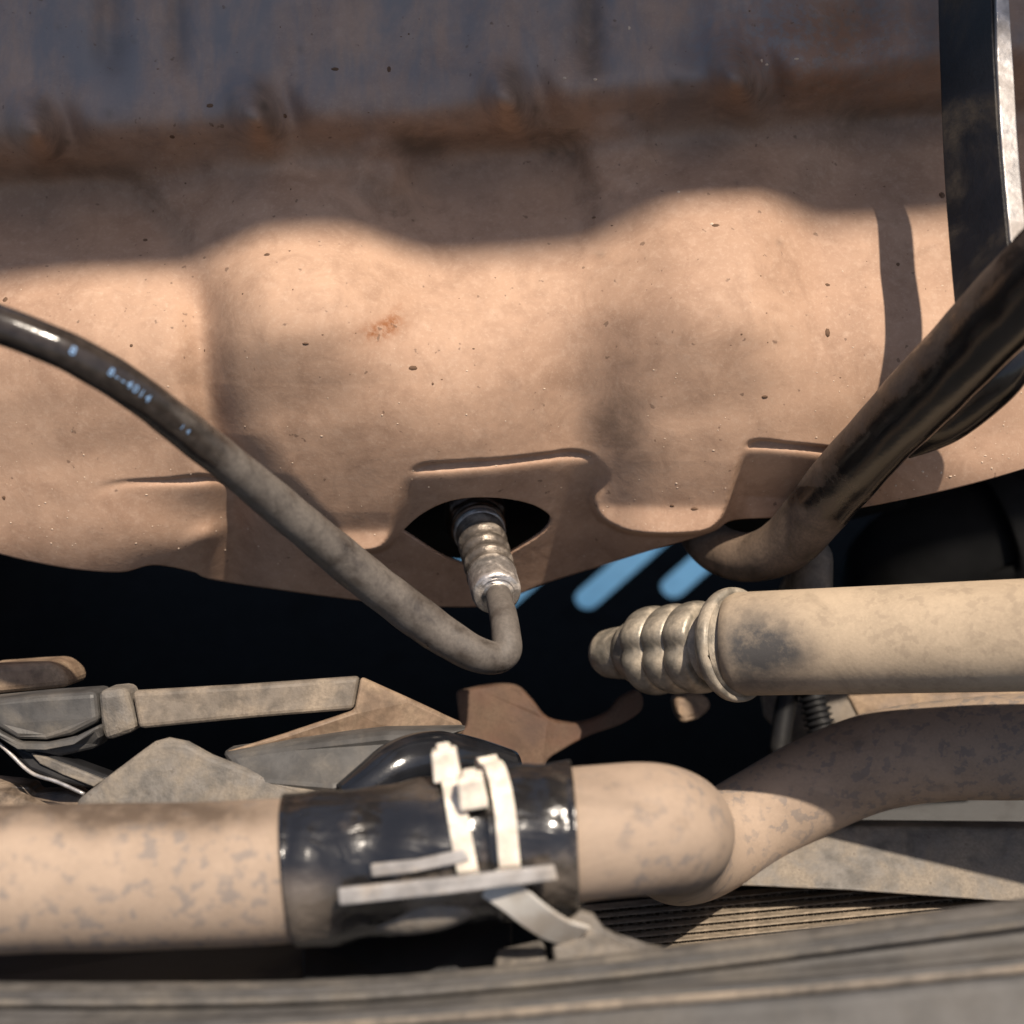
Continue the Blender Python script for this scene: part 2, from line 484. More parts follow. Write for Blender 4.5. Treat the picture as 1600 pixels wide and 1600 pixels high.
# open bonnet above the frame: its front edge throws the shade across the upper shield
def bonnet():
    L = 0.95
    a = V(-60, 372, 0.425) - SUN * L; b = V(1660, 165, 0.415) - SUN * L
    e = (b - a).normalized()
    a = a - e * 0.15; b = b + e * 0.60
    back = Vector((0, math.cos(math.radians(48)), -math.sin(math.radians(48))))
    n = e.cross(back).normalized()
    nu, nv = 24, 16
    verts = []; faces = []
    for j in range(nv + 1):
        for i in range(nu + 1):
            s, t = i / nu, j / nv
            p = a.lerp(b, s) + back * (1.2 * t)
            p = p + n * (0.03 * (4 * s * (1 - s)) * t)
            verts.append(p)
    for j in range(nv):
        for i in range(nu):
            q = j * (nu + 1) + i
            faces.append((q, q + 1, q + nu + 2, q + nu + 1))
    o = obj("bonnet", verts, faces, M['bonnet'], solid=0.012)
    return tag(o, "raised tan-painted bonnet above the engine, shading the upper heat shield", "bonnet")
bonnet()

# ------------------------------------------------------------------ heat shield
def interp(x, pts):
    xs, ys = zip(*pts); return np.interp(x, xs, ys)

_SI = {}
def smooth_interp(x, pts, n=12):
    k = tuple(pts)
    if k not in _SI: _SI[k] = np.array(catmull(pts, n))
    c = _SI[k]; return np.interp(x, c[:, 0], c[:, 1])

BORDER = [(118, 782), (135, 770), (160, 758), (195, 751), (260, 748), (330, 743), (370, 762), (420, 802), (465, 838), (500, 855), (555, 862), (594, 858),
          (612, 838), (628, 792), (636, 752), (658, 728), (700, 722), (780, 717), (850, 709), (893, 704), (925, 714), (940, 742), (926, 775),
          (926, 792), (944, 815), (985, 832), (1040, 836), (1095, 832), (1122, 818), (1136, 790), (1150, 745), (1164, 704), (1182, 688), (1230, 692), (1310, 701),
          (1390, 716), (1430, 726)]
EDGE = [(-170, 820), (0, 866), (60, 880), (120, 890), (190, 894), (240, 883), (300, 893), (330, 905), (440, 922), (560, 938), (640, 946), (740, 948), (790, 938), (850, 912), (940, 884),
        (1010, 862), (1090, 839), (1120, 828), (1150, 812), (1250, 808), (1300, 801), (1390, 785), (1500, 761), (1600, 733), (1780, 676)]
HOLE = [(628, 830), (655, 806), (690, 787), (730, 778), (780, 778), (825, 786), (852, 799), (861, 813), (848, 833), (806, 860), (760, 884), (700, 874)]
PROFILE = [(-200, -60), (0, -30), (90, -10), (150, 10), (180, 12), (204, -10), (232, -58), (268, -108), (316, -110), (380, -74), (440, -32), (490, -6), (535, 0), (590, -8), (650, -32), (720, -72), (800, -130), (880, -208), (960, -305)]

PY = np.arange(-260.0, 1061.0)
_p = smooth_interp(PY, PROFILE)
def _gs(sig):
    k = np.exp(-0.5 * (np.arange(-120, 121) / sig) ** 2); k /= k.sum()
    return np.convolve(np.pad(_p, 120, mode='edge'), k, 'valid')
PH = _gs(6.5) * (1 - sstep(PY, 270, 340)) + _gs(28.0) * sstep(PY, 270, 340)

def A_fun(x, y):
    ye = interp(x, [(-200, 240), (0, 226), (100, 214), (400, 200), (640, 190), (800, 168), (1000, 150), (1200, 130), (1450, 104), (1800, 70)])
    shift = (200 - ye) * (1 - sstep(y, 260, 470))
    H = np.interp(y + shift, PY, PH)
    run = sstep(x, 265, 430) * (1 - sstep(x, 510, 690)) + sstep(x, 880, 1080) * (1 - sstep(x, 1165, 1290))
    H = H + 66 * run * sstep(y, 215, 320) * (1 - sstep(y, 380, 660))
    H = H + 40 * gauss(x, y, 475, 470, 95, 95) + 34 * gauss(x, y, 1130, 440, 110, 100) + 26 * gauss(x, y, 590, 640, 170, 110) + 14 * gauss(x, y, 1150, 640, 130, 90)
    yv = sstep(y, 380, 500) * (1 - sstep(y, 740, 850))
    xv = interp(y, [(300, 300), (450, 316), (600, 322), (680, 335), (740, 362), (820, 420)])
    H = H - 40 * np.exp(-((x - xv) / 32) ** 2) * yv
    H = H + 18 * gauss(x, y, 120, 580, 110, 150)
    H = H - 30 * gauss(x, y, 905, 610, 66, 105, 0.15) - 12 * gauss(x, y, 760, 470, 110, 60)
    # pressed panels under the flange
    H = H - 34 * sstep(x, 610, 690) * (1 - sstep(x, 850, 925 + 0.3 * np.clip(y - 230, 0, 200))) * sstep(y, 196, 240) * (1 - sstep(y, 280, 400))
    H = H - 34 * (1 - sstep(x, 170 + 0.75 * np.clip(y - 270, 0, 120), 240 + 0.75 * np.clip(y - 270, 0, 120))) * sstep(y, 240, 286) * (1 - sstep(y, 330, 430))
    H = H - 34 * sstep(x, 1300 - 0.4 * np.clip(y - 170, 0, 150), 1375 - 0.4 * np.clip(y - 170, 0, 150)) * sstep(y, 140, 190) * (1 - sstep(y, 270, 360))
    # round bosses
    for (cx, cy, r) in ((592, 262, 52), (965, 240, 62)):
        rr = np.hypot(x - cx, y - cy)
        H = H + 20 * (1 - sstep(rr, r - 30, r + 10))
    # drums
    xc = interp(y, [(300, 322), (450, 326), (600, 330), (680, 345), (740, 372), (800, 425), (860, 470)])
    a = interp(y, [(380, 0), (480, 12), (600, 26), (700, 44), (800, 58), (900, 58)])
    H = H + a * sstep(x - xc, -18, 95) * (1 - 0.75 * sstep(x, 620, 960))
    xr = interp(y, [(400, 900), (600, 915), (700, 935), (800, 940)])
    a2 = interp(y, [(420, 0), (540, 8), (640, 20), (720, 30), (850, 36)])
    H = H + a2 * sstep(x - xr, -45, 95) * (1 - 0.6 * sstep(x, 1150, 1400))
    H = H - a2 * 0.6 * np.exp(-((x - xr + 10) / 55) ** 2)
    H = H - 26 * sstep(x, 1450, 1800) ** 1.5 - 20 * (1 - sstep(x, -200, 160))
    def ease(v, w): return 0.5 * (v + np.sqrt(v * v + w * w)) - 0.5 * w * 0.0
    H = H + (0.66 * (ease(y - 725, 70) - ease(y - 868, 30))) * (1 - sstep(x, 180, 440)) + 0.45 * (ease(y - 660, 70) - ease(y - 745, 30)) * sstep(x, 1280, 1500)
    # flange gussets and flutes
    for (cx, cy, am) in ((48, 186, 96), (392, 162, 96), (786, 136, 88), (1146, 108, 88)):
        ax = cx + 0.25 * (y - cy)
        H = H + am * np.exp(-(np.abs(x - ax) / 30) ** 2.4) * np.exp(-((y - cy - 22) / 44) ** 2) 
        H = H - 0.30 * am * np.exp(-((x - ax - 58) / 22) ** 2) * np.exp(-((y - cy - 10) / 42) ** 2)
    for (cx, wd, am) in ((172, 26, -20), (278, 20, -14), (530, 34, 14), (700, 40, -10), (920, 24, -26), (1085, 26, -14), (1330, 44, -18)):
        H = H + am * np.exp(-((x - cx) / wd) ** 2) * (1 - sstep(y, 70, 130))
    # hand-dented sheet
    H = H + 1.6 * np.sin(x / 61 + 1.3 * np.sin(y / 83)) * np.sin(y / 57 + 0.7 * np.sin(x / 97)) + 0.8 * np.sin(x / 23 + y / 31) * np.sin(y / 19 - x / 41)
    # flared lower tongues
    def soft(v): return 0.5 * (v + np.sqrt(v * v + 36))
    f1 = sstep(x, 455, 500) * (1 - sstep(x, 606, 640)); f2 = sstep(x, 905, 950) * (1 - sstep(x, 1130, 1165))
    H = H + 1.00 * f1 * soft(y - 829) + 0.80 * f2 * soft(y - (790 + 0.02 * (x - 930)))
    return H

def B_fun(x, y):
    yr = smooth_interp(x, [(-200, 760), (120, 772), (195, 751), (330, 744), (480, 735), (658, 727), (780, 718), (893, 706), (960, 706), (1060, 700), (1182, 690), (1310, 702), (1430, 722), (1800, 700)])
    t = y - yr
    base = A_fun(x, yr) - 17
    roll = np.where(t < 9, 0.35 * t, 0)
    tt = np.clip(t - 9, 0, None)
    slope = interp(x, [(200, 0.95), (420, 1.25), (620, 1.35), (900, 1.35), (1050, 1.5), (1200, 1.5), (1400, 1.0)])
    roll = np.where(t >= 9, 4.05 + 0.45 * tt * np.exp(-tt / 7) - slope * (tt - 9 * (1 - np.exp(-tt / 9))), roll)
    B = base + roll
    B = B + 40 * gauss(x, y, 215, 845, 88, 36, 0.12) + 14 * gauss(x, y, 325, 836, 22, 12, -0.5)
    B = B + 0.9 * sstep(x, 1140, 1180) * (1 - sstep(x, 1330, 1400)) * np.clip(y - 776 - 0.06 * (x - 1180), 0, None)
    B = B + 1.2 * np.sin(x / 37 + y / 53) * np.sin(y / 29)
    Av = A_fun(x, y)
    mix = sstep(x, 122, 330) * (1 - sstep(x, 1340, 1440))
    near = np.clip(1 - t / 40, 0, 1) * 0
    return Av * (1 - mix) + B * mix

def seg_dist(px, py, poly, closed):
    best = np.full(px.shape, 1e9)
    n = len(poly)
    for i in range(n if closed else n - 1):
        ax, ay = poly[i]; bx, by = poly[(i + 1) % n]
        dx, dy = bx - ax, by - ay; L2 = dx * dx + dy * dy + 1e-9
        t = np.clip(((px - ax) * dx + (py - ay) * dy) / L2, 0, 1)
        best = np.minimum(best, np.hypot(px - ax - t * dx, py - ay - t * dy))
    return best

def inside(px, py, poly):
    c = np.zeros(px.shape, bool); n = len(poly); j = n - 1
    for i in range(n):
        xi, yi = poly[i]; xj, yj = poly[j]
        cond = ((yi > py) != (yj > py)) & (px < (xj - xi) * (py - yi) / (yj - yi + 1e-12) + xi)
        c ^= cond; j = i
    return c

BPOLY = [tuple(p) for p in catmull(BORDER, 6)]
def H_fun(x, y):
    A = A_fun(x, y); B = B_fun(x, y)
    sd = np.full(x.shape, -1e3)
    m = y > 640
    d = seg_dist(x[m], y[m], BPOLY, False)
    ins = inside(x[m], y[m], BPOLY + [(1430, 1300), (118, 1300)])
    sd[m] = np.where(ins, d, -d)
    side = np.maximum(gauss(x, y, 626, 790, 22, 40), gauss(x, y, 945, 752, 26, 24))
    wd = 3.0 + 16 * side + 8 * gauss(x, y, 120, 780, 40, 30) + 5 * gauss(x, y, 1155, 720, 14, 40)
    f = sstep(sd, -wd, wd)
    return A * (1 - f) + B * f

DS = 0.42
def shield():
    NX, NY = 500, 300
    xs = np.linspace(-170, 1770, NX)
    ye = smooth_interp(xs, EDGE)
    # denser rows low down, where the pressed lips are
    t = np.linspace(0, 1, NY); t = np.where(t < 0.42, t / 0.42 * 0.62, 0.62 + (t - 0.42) / 0.58 * 0.38)
    X = np.repeat(xs[:, None], NY, 1); Y = -170 + t[None, :] * (ye[:, None] + 170)
    hp = [tuple(p) for p in catmull(HOLE + [HOLE[0]], 5)[:-1]]
    ins = inside(X, Y, hp)
    # snap the ring of inside vertices next to the sheet on to the hole outline
    nb = np.zeros_like(ins); o = ~ins
    for dx in (-1, 0, 1):
        for dy in (-1, 0, 1):
            nb |= np.roll(np.roll(o, dx, 0), dy, 1)
    ring = ins & nb
    hpa = np.array(hp); hpd = []
    for i in range(len(hpa)):
        a, b = hpa[i], hpa[(i + 1) % len(hpa)]
        for s in np.linspace(0, 1, 12, endpoint=False): hpd.append(a + (b - a) * s)
    hpd = np.array(hpd)
    for i, j in zip(*np.where(ring)):
        k = np.argmin((hpd[:, 0] - X[i, j]) ** 2 + (hpd[:, 1] - Y[i, j]) ** 2)
        X[i, j], Y[i, j] = hpd[k]
    dead = ins & ~ring
    H = H_fun(X, Y)
    # rolled rim round the sensor hole
    dist = np.full(X.shape, 1e3); mm = (np.abs(X - 745) < 200) & (np.abs(Y - 830) < 130)
    dist[mm] = seg_dist(X[mm], Y[mm], hp, True)
    D = DS - H * 0.0002
    P = toworld(X, Y, D)
    idx = np.full(X.shape, -1); keep = ~dead
    idx[keep] = np.arange(keep.sum())
    verts = P[keep]
    a, b, c, d = idx[:-1, :-1], idx[1:, :-1], idx[1:, 1:], idx[:-1, 1:]
    allin = ring[:-1, :-1] & ring[1:, :-1] & ring[1:, 1:] & ring[:-1, 1:]
    ok = (a >= 0) & (b >= 0) & (c >= 0) & (d >= 0) & ~allin
    faces = np.stack([a[ok], d[ok], c[ok], b[ok]], 1)
    root = thing("exhaust_heat_shield", V(780, 930, 0.46), "large tan dusty pressed-metal heat shield with a sensor hole, filling the upper photo", "heat shield")
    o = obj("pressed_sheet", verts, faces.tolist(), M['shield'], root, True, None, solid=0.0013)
    attr(o, "bare", lambda x, y: 1 - sstep(y + 0.05 * x + 16 * np.sin(x / 60) + 9 * np.sin(x / 23 + y / 17), 120, 310))  # blue skylight painted into the upper sheet's colour
    def dirt_shade(x, y):  # real stains, plus shade painted into creases and knob sides
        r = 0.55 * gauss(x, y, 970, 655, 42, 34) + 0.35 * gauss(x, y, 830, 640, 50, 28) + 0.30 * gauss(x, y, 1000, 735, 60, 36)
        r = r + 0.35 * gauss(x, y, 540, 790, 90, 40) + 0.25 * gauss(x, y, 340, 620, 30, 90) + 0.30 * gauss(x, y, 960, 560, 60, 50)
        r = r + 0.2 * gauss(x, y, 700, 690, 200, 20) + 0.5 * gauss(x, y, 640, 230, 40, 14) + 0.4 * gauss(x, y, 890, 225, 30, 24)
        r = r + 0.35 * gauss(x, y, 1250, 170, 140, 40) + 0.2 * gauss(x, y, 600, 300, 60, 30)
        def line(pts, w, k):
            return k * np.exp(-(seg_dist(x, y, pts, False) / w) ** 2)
        r = r + line([(60, 268), (205, 266), (290, 372)], 24, 0.4) + line([(640, 222), (760, 224), (885, 214), (905, 270), (938, 342)], 26, 0.42)  # occlusion shade painted along the creases under the lip
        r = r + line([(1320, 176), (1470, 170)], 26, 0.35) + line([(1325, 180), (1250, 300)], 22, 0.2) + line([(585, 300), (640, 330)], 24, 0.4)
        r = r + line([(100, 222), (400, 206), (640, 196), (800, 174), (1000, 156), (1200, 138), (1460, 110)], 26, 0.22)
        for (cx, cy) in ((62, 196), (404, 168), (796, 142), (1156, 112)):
            r = r + line([(cx, cy - 26), (cx + 26, cy + 40)], 17, 0.60)  # shaded right side of each knob, painted dark
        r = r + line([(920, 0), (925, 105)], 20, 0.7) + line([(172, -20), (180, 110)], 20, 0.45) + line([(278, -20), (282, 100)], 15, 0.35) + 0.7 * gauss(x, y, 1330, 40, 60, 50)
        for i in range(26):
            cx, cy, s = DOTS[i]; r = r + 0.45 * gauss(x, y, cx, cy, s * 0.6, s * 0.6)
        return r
    attr(o, "dirt", dirt_shade)
    attr(o, "rust", lambda x, y: 1.3 * gauss(x, y, 596, 515, 22, 9, -0.25) + 0.7 * gauss(x, y, 612, 500, 24, 7, -0.9) + 0.55 * gauss(x, y, 1290, 60, 130, 60))
    # grains and specks lying on the sheet
    def scatter(name, places, mat, flat):
        vs, fs = [], []
        e = 3.0
        ax_ = np.array([float(q[0]) for q in places]); ay_ = np.array([float(q[1]) for q in places])
        h0, h1, h2 = H_fun(ax_, ay_), H_fun(ax_ + e, ay_), H_fun(ax_, ay_ + e)
        for (px, py, r), h, hx, hy in zip(places, h0, h1, h2):
            p = V(px, py, DS - h * 0.0002); p1 = V(px + e, py, DS - hx * 0.0002); p2 = V(px, py + e, DS - hy * 0.0002)
            n = (p2 - p).cross(p1 - p).normalized()
            if n.dot(FWD) > 0: n = -n
            tx = (p1 - p).normalized(); ty = n.cross(tx); R = r * KP * 0.42
            b0 = len(vs); K = 7
            st = random.uniform(0.7, 1.5); ro = random.uniform(0, 6)
            for lev, (rr, hh) in enumerate(((1.0, -0.15), (0.72, 0.6 * flat))):
                for k in range(K):
                    a = ro + 2 * math.pi * k / K; q = rr * random.uniform(0.8, 1.2)
                    vs.append(p + (tx * math.cos(a) * q * st + ty * math.sin(a) * q / st) * R + n * hh * R)
            vs.append(p + n * flat * R)
            for k in range(K):
                l = (k + 1) % K
                fs.append((b0 + k, b0 + l, b0 + K + l, b0 + K + k)); fs.append((b0 + K + k, b0 + K + l, b0 + 2 * K))
        oo = obj(name, vs, fs, mat, root, True); oo["kind"] = "stuff"
    pl = []
    for i in range(230):
        x = random.uniform(-20, 1620); yb = float(smooth_interp(np.array([x]), EDGE)[0])
        y = yb - abs(random.gauss(0, 1)) * 170 - 12
        if y < 330 or (600 < x < 880 and y > 765): continue
        pl.append((x, y, random.choice((0.8, 0.9, 1.1, 1.3, 1.7))))
    for i in range(16): pl.append((random.uniform(1385, 1600), 0, 0))
    pl = [(x, float(smooth_interp(np.array([x]), EDGE)[0]) - random.uniform(10, 42), random.uniform(1.2, 2.5)) if r == 0 else (x, y, r) for x, y, r in pl]
    for (x, y) in ((882, 122), (930, 124), (983, 44), (1190, 95), (1198, 101), (1245, 92), (1060, 300), (1112, 350)): pl.append((x, y, 3.0))
    scatter("dust_grain", pl, M['grain'], 0.55)
    dk = [(417, 398, 4.5), (645, 575, 6), (1293, 520, 6.5), (1293, 445, 4), (1195, 620, 5), (478, 537, 4), (205, 540, 3), (1118, 352, 5), (269, 214, 5), (227, 375, 5), (8, 468, 5), (928, 340, 3.5),
          (523, 108, 5), (608, 108, 5), (328, 165, 5), (1403, 413, 3.5), (6, 778, 4), (1472, 305, 7), (1085, 795, 5), (1050, 790, 4), (445, 181, 5), (676, 600, 2.5), (740, 545, 2)]
    for i in range(60):
        x = random.uniform(0, 1460); y = random.uniform(0, 620); dk.append((x, y, random.choice((1.0, 1.2, 1.5, 2.0))))
    scatter("mud_speck", dk, M['darkgrain'], 0.25)
    return root
DOTS = [(random.uniform(0, 1450), random.uniform(20, 400), random.uniform(4, 9)) for _ in range(26)]
shield()

# ------------------------------------------------------------------ oxygen sensor with its cable
def sensor():
    p0 = V(739, 794, 0.474); p1 = V(778, 934, 0.424)
    ax = (p1 - p0); L = ax.length; ax.normalize()
    root = thing("oxygen_sensor", p0, "ribbed oxygen sensor in the shield hole, bright crimped end, dark cable running left", "sensor")
    U = 0.000184          # one photo pixel at the sensor
    def lathe(name, prof, mat, seg=40, rf=None):
        pts = [p0 + ax * (t * L) for t, r in prof]; rad = [r * U for t, r in prof]
        return tube3(name, pts, rad, mat, root, seg, True, rf)
    # hexagon
    def hexr(u, a, r):
        s = (a + 0.35) % (math.pi / 3) - math.pi / 6
        return r * min(1.0, 0.90 / math.cos(s))
    lathe("threaded_base", [(-0.35, 40), (-0.02, 40)], M['nut'])
    h = lathe("hexagon_nut", [(-0.03, 50), (0.0, 60), (0.16, 60), (0.20, 55)], M['nut'], 48, hexr)
    lathe("collar", [(0.20, 52), (0.215, 53.5), (0.245, 53.5), (0.26, 50)], M['nut'])
    lathe("rim", [(0.262, 46), (0.27, 48.5), (0.30, 48.5), (0.31, 46)], M['silver'])
    prof = []
    n = 66
    for i in range(n + 1):
        t = 0.31 + 0.46 * i / n
        ph = (i / n) * 4.0
        w_ = math.cos(2 * math.pi * ph)
        prof.append((t, 42 - 1.5 * (i / n) + 4.2 * (abs(w_) ** 0.6) * (1 if w_ > 0 else -1)))
    lathe("ribbed_sleeve", prof, M['sensor'])
    lathe("crimp_ferrule", [(0.765, 39), (0.772, 43), (0.80, 43.5), (0.93, 43.5), (0.955, 42), (0.97, 38.5), (0.962, 36), (0.955, 34.5), (0.965, 33), (0.972, 31.5), (0.966, 30), (0.975, 28.5), (0.98, 27), (0.972, 22)], M['silver'])
    path = [(776, 920, 0.430, 20), (781, 940, 0.421, 21), (787, 966, 0.413, 22), (791, 993, 0.408, 23), (790, 1018, 0.405, 24.5), (770, 1028, 0.403, 26), (735, 1018, 0.400, 29),
            (690, 991, 0.398, 31.5), (640, 955, 0.394, 33), (560, 893, 0.385, 33), (470, 818, 0.372, 32), (380, 743, 0.358, 31), (290, 672, 0.344, 31), (200, 604, 0.331, 31), (110, 552, 0.323, 31),
            (20, 515, 0.320, 31), (-80, 478, 0.319, 31), (-190, 440, 0.319, 31)]
    def wob(u, a, r): return r * (1 + 0.012 * math.sin(u * 210 + 2 * a) + 0.010 * math.sin(u * 530 + a))
    c = tube("cable", path, M['cable'], root, 36, 10, True, wob)
    attr(c, 'dirt', lambda x, y: sstep(x, 170, 420))
    # printed marks, laid on the cable's rounded face
    P = catmull(path, 10); pts = [V(*p[:3]) for p in P]; rad = [p[3] * KP * p[2] for p in P]
    def place(px):
        i = min(range(len(P)), key=lambda k: abs(P[k][0] - px) + (1e6 if P[k][1] > 900 else 0)); return i
    def mark(text, px, size, off):
        cu = bpy.data.curves.new("t", 'FONT'); cu.body = text; cu.size = 1.0; cu.align_x = 'CENTER'; cu.align_y = 'CENTER'; cu.offset = 0.01
        to = bpy.data.objects.new("t", cu); COL.objects.link(to)
        me = bpy.data.meshes.new_from_object(to.evaluated_get(bpy.context.evaluated_depsgraph_get()))
        co = [v.co.copy() for v in me.vertices]; fs = [tuple(p.vertices) for p in me.polygons]
        bpy.data.objects.remove(to); bpy.data.curves.remove(cu); bpy.data.meshes.remove(me)
        i = place(px)
        t = (pts[i - 1] - pts[i + 1]); t = -t if t.dot(RIGHT) < 0 else t; t.normalize()
        nn = (-FWD - t * (-FWD).dot(t)).normalized(); bb = nn.cross(t)
        if bb.dot(UP) < 0: bb = -bb
        r = rad[i] * 1.018 + 0.00012
        vs = []
        for v in co:
            a = v.y * size / r + off
            vs.append(pts[i] + t * (v.x * size) + (nn * math.cos(a) + bb * math.sin(a)) * r)
        o = obj("print", vs, fs, M['print'], c, False)
    mark("8", 107, 0.0030, 0.20); mark("8", 165, 0.0028, 0.22); mark("-", 176, 0.0034, 0.22); mark("-", 184, 0.0034, 0.22)
    mark("4", 194, 0.0028, 0.20); mark("0", 204, 0.0028, 0.20); mark("1", 212, 0.0026, 0.20); mark("4", 222, 0.0028, 0.20)
    mark("1", 272, 0.0020, 0.15); mark("4", 279, 0.0020, 0.15)
sensor()

# ------------------------------------------------------------------ black elbow hose at the right
def elbow_hose():
    root = thing("elbow_hose", V(1150, 870, 0.46), "black dusty rubber hose slanting down from the right edge to an elbow under the shield", "hose")
    path = [(1085, 812, 0.485, 33), (1105, 845, 0.474, 36), (1140, 866, 0.464, 38), (1185, 869, 0.455, 40), (1228, 850, 0.446, 44), (1262, 815, 0.437, 47), (1310, 757, 0.422, 50), (1370, 690, 0.404, 52), (1430, 628, 0.388, 56),
            (1500, 556, 0.37, 60), (1570, 482, 0.354, 63), (1660, 388, 0.336, 66), (1780, 268, 0.318, 68)]
    def wob(u, a, r): return r * (1 + 0.010 * math.sin(u * 160 + 2 * a) + 0.006 * math.sin(u * 410 + 3 * a))
    hb = tube("hose_body", path, M['rubber'], root, 48, 12, True, wob)
    attr(hb, "dirt", lambda x, y: 0.15 + 0.85 * sstep(y, 700, 830) + 0.75 * np.exp(-(((x - 1500) + (y - 480) * 0.93) / 42) ** 2) * (y < 760))
    ls = tube("lower_sleeve", [(1418, 712, 0.415, 6), (1440, 690, 0.412, 22), (1480, 655, 0.404, 38), (1530, 610, 0.395, 44), (1570, 575, 0.388, 40), (1596, 545, 0.384, 24), (1606, 530, 0.383, 6)], M['rubber'], root, 32, 8)
    attr(ls, "dirt", lambda x, y: 0 * x + 0.15)
elbow_hose()

# ------------------------------------------------------------------ dark bar, upper right
def bar():
    root = thing("flat_bar", V(1540, 470, 0.37), "dark flat metal bar with a bright worn edge, hanging at the upper right", "bar")
    th = math.radians(-60)
    def row(px, py, d, wv):
        c = V(px, py, d); h = RIGHT * math.cos(th) + FWD * math.sin(th)
        return c, h
    spec = [(1508, -190, 0.404), (1509, -60, 0.399), (1511, 40, 0.396), (1515, 140, 0.393), (1520, 240, 0.388), (1527, 330, 0.382), (1535, 420, 0.376), (1542, 490, 0.372)]
    P = catmull(spec, 5)
    pts = [V(*p) for p in P]
    hdir = (RIGHT * math.cos(th) + FWD * math.sin(th)).normalized()
    band("bar_face", pts, 0.0196, 0.0022, M['strapface'], root, hdir, bevel=0.0004)
    off = hdir * 0.0100
    ndir = hdir.cross(UP).normalized()
    q = [p + off + RIGHT * 0.0021 for p in pts[6:]]
    wid = [0.0035 + 0.0014 * min(1, i / 8) for i in range(len(q))]
    band("worn_edge", q, wid, 0.0016, M['baremetal'], root, (RIGHT * 0.95 + UP * 0.0 - FWD * -0.2).normalized(), bevel=0.0003)  # sun on the bar's edge put into this strip's bright colour
bar()

# ------------------------------------------------------------------ metal pipe with crimped end, right
def metal_pipe():
    root = thing("crimped_pipe", V(1200, 1080, 0.42), "thick dusty metal pipe with ringed crimp fitting, entering from the right edge", "pipe")
    a = V(1150, 1006, 0.430); b = V(1600, 992, 0.394)
    ax = (b - a).normalized()
    U = KP * 0.43
    def ln(name, prof, mat, seg=56, rf=None, par=root):
        pts = [a + ax * (t * U) for t, r in prof]; rad = [r * U for t, r in prof]
        return tube3(name, pts, rad, mat, par, seg, True, rf)
    pipe = ln("pipe_body", [(x, 80.5) for x in np.linspace(-6, 1300, 90)], M['pipe'])
    attr(pipe, "dirt", lambda x, y: 1.15 * gauss(x, y, 1178, 1012, 46, 44, -0.3) * (x > 1100) + 0.5 * gauss(x, y, 1235, 1020, 30, 20) + 0.25 * gauss(x, y, 1300, 1075, 200, 12))
    a2 = V(1150, 1007, 0.4285); tip = V(940, 1022, 0.470); ax2 = (a2 - tip).normalized(); S2 = (a2 - tip).length / 232.0
    def fit(name, prof, mat, seg=56, rf=None):
        pts = [a2 + ax2 * (t * S2) for t, r in prof]; rad = [r * U for t, r in prof]
        return tube3(name, pts, rad, mat, root, seg, True, rf)
    fit("flared_collar", [(-16, 76), (-12, 84), (-7, 88), (-1, 89.5), (4, 89), (7, 86), (8, 82), (5, 76)], M['ferrule'])
    def crimp(u, an, r):
        k = math.cos(an * 3.0 + 0.55)
        return r * (1 - 0.13 * max(0, k) ** 5)
    for i, (c, r) in enumerate(((-134, 73), (-97, 73), (-60, 74))):
        prof = [(c + 20 * math.cos(math.pi - math.pi * k / 14), r - 17 + 17 * math.sin(math.pi * k / 14) ** 0.6) for k in range(15)]
        fit("crimp_ring", prof, M['ferrule'], 72, crimp)
    fit("fitting_core", [(-184, 44), (-172, 52), (-156, 57), (-150, 58), (-10, 58)], M['ferrule'])
    fit("nose", [(-236, 20), (-232, 33), (-222, 40), (-205, 43), (-180, 45), (-168, 45)], M['ferrule'])
metal_pipe()

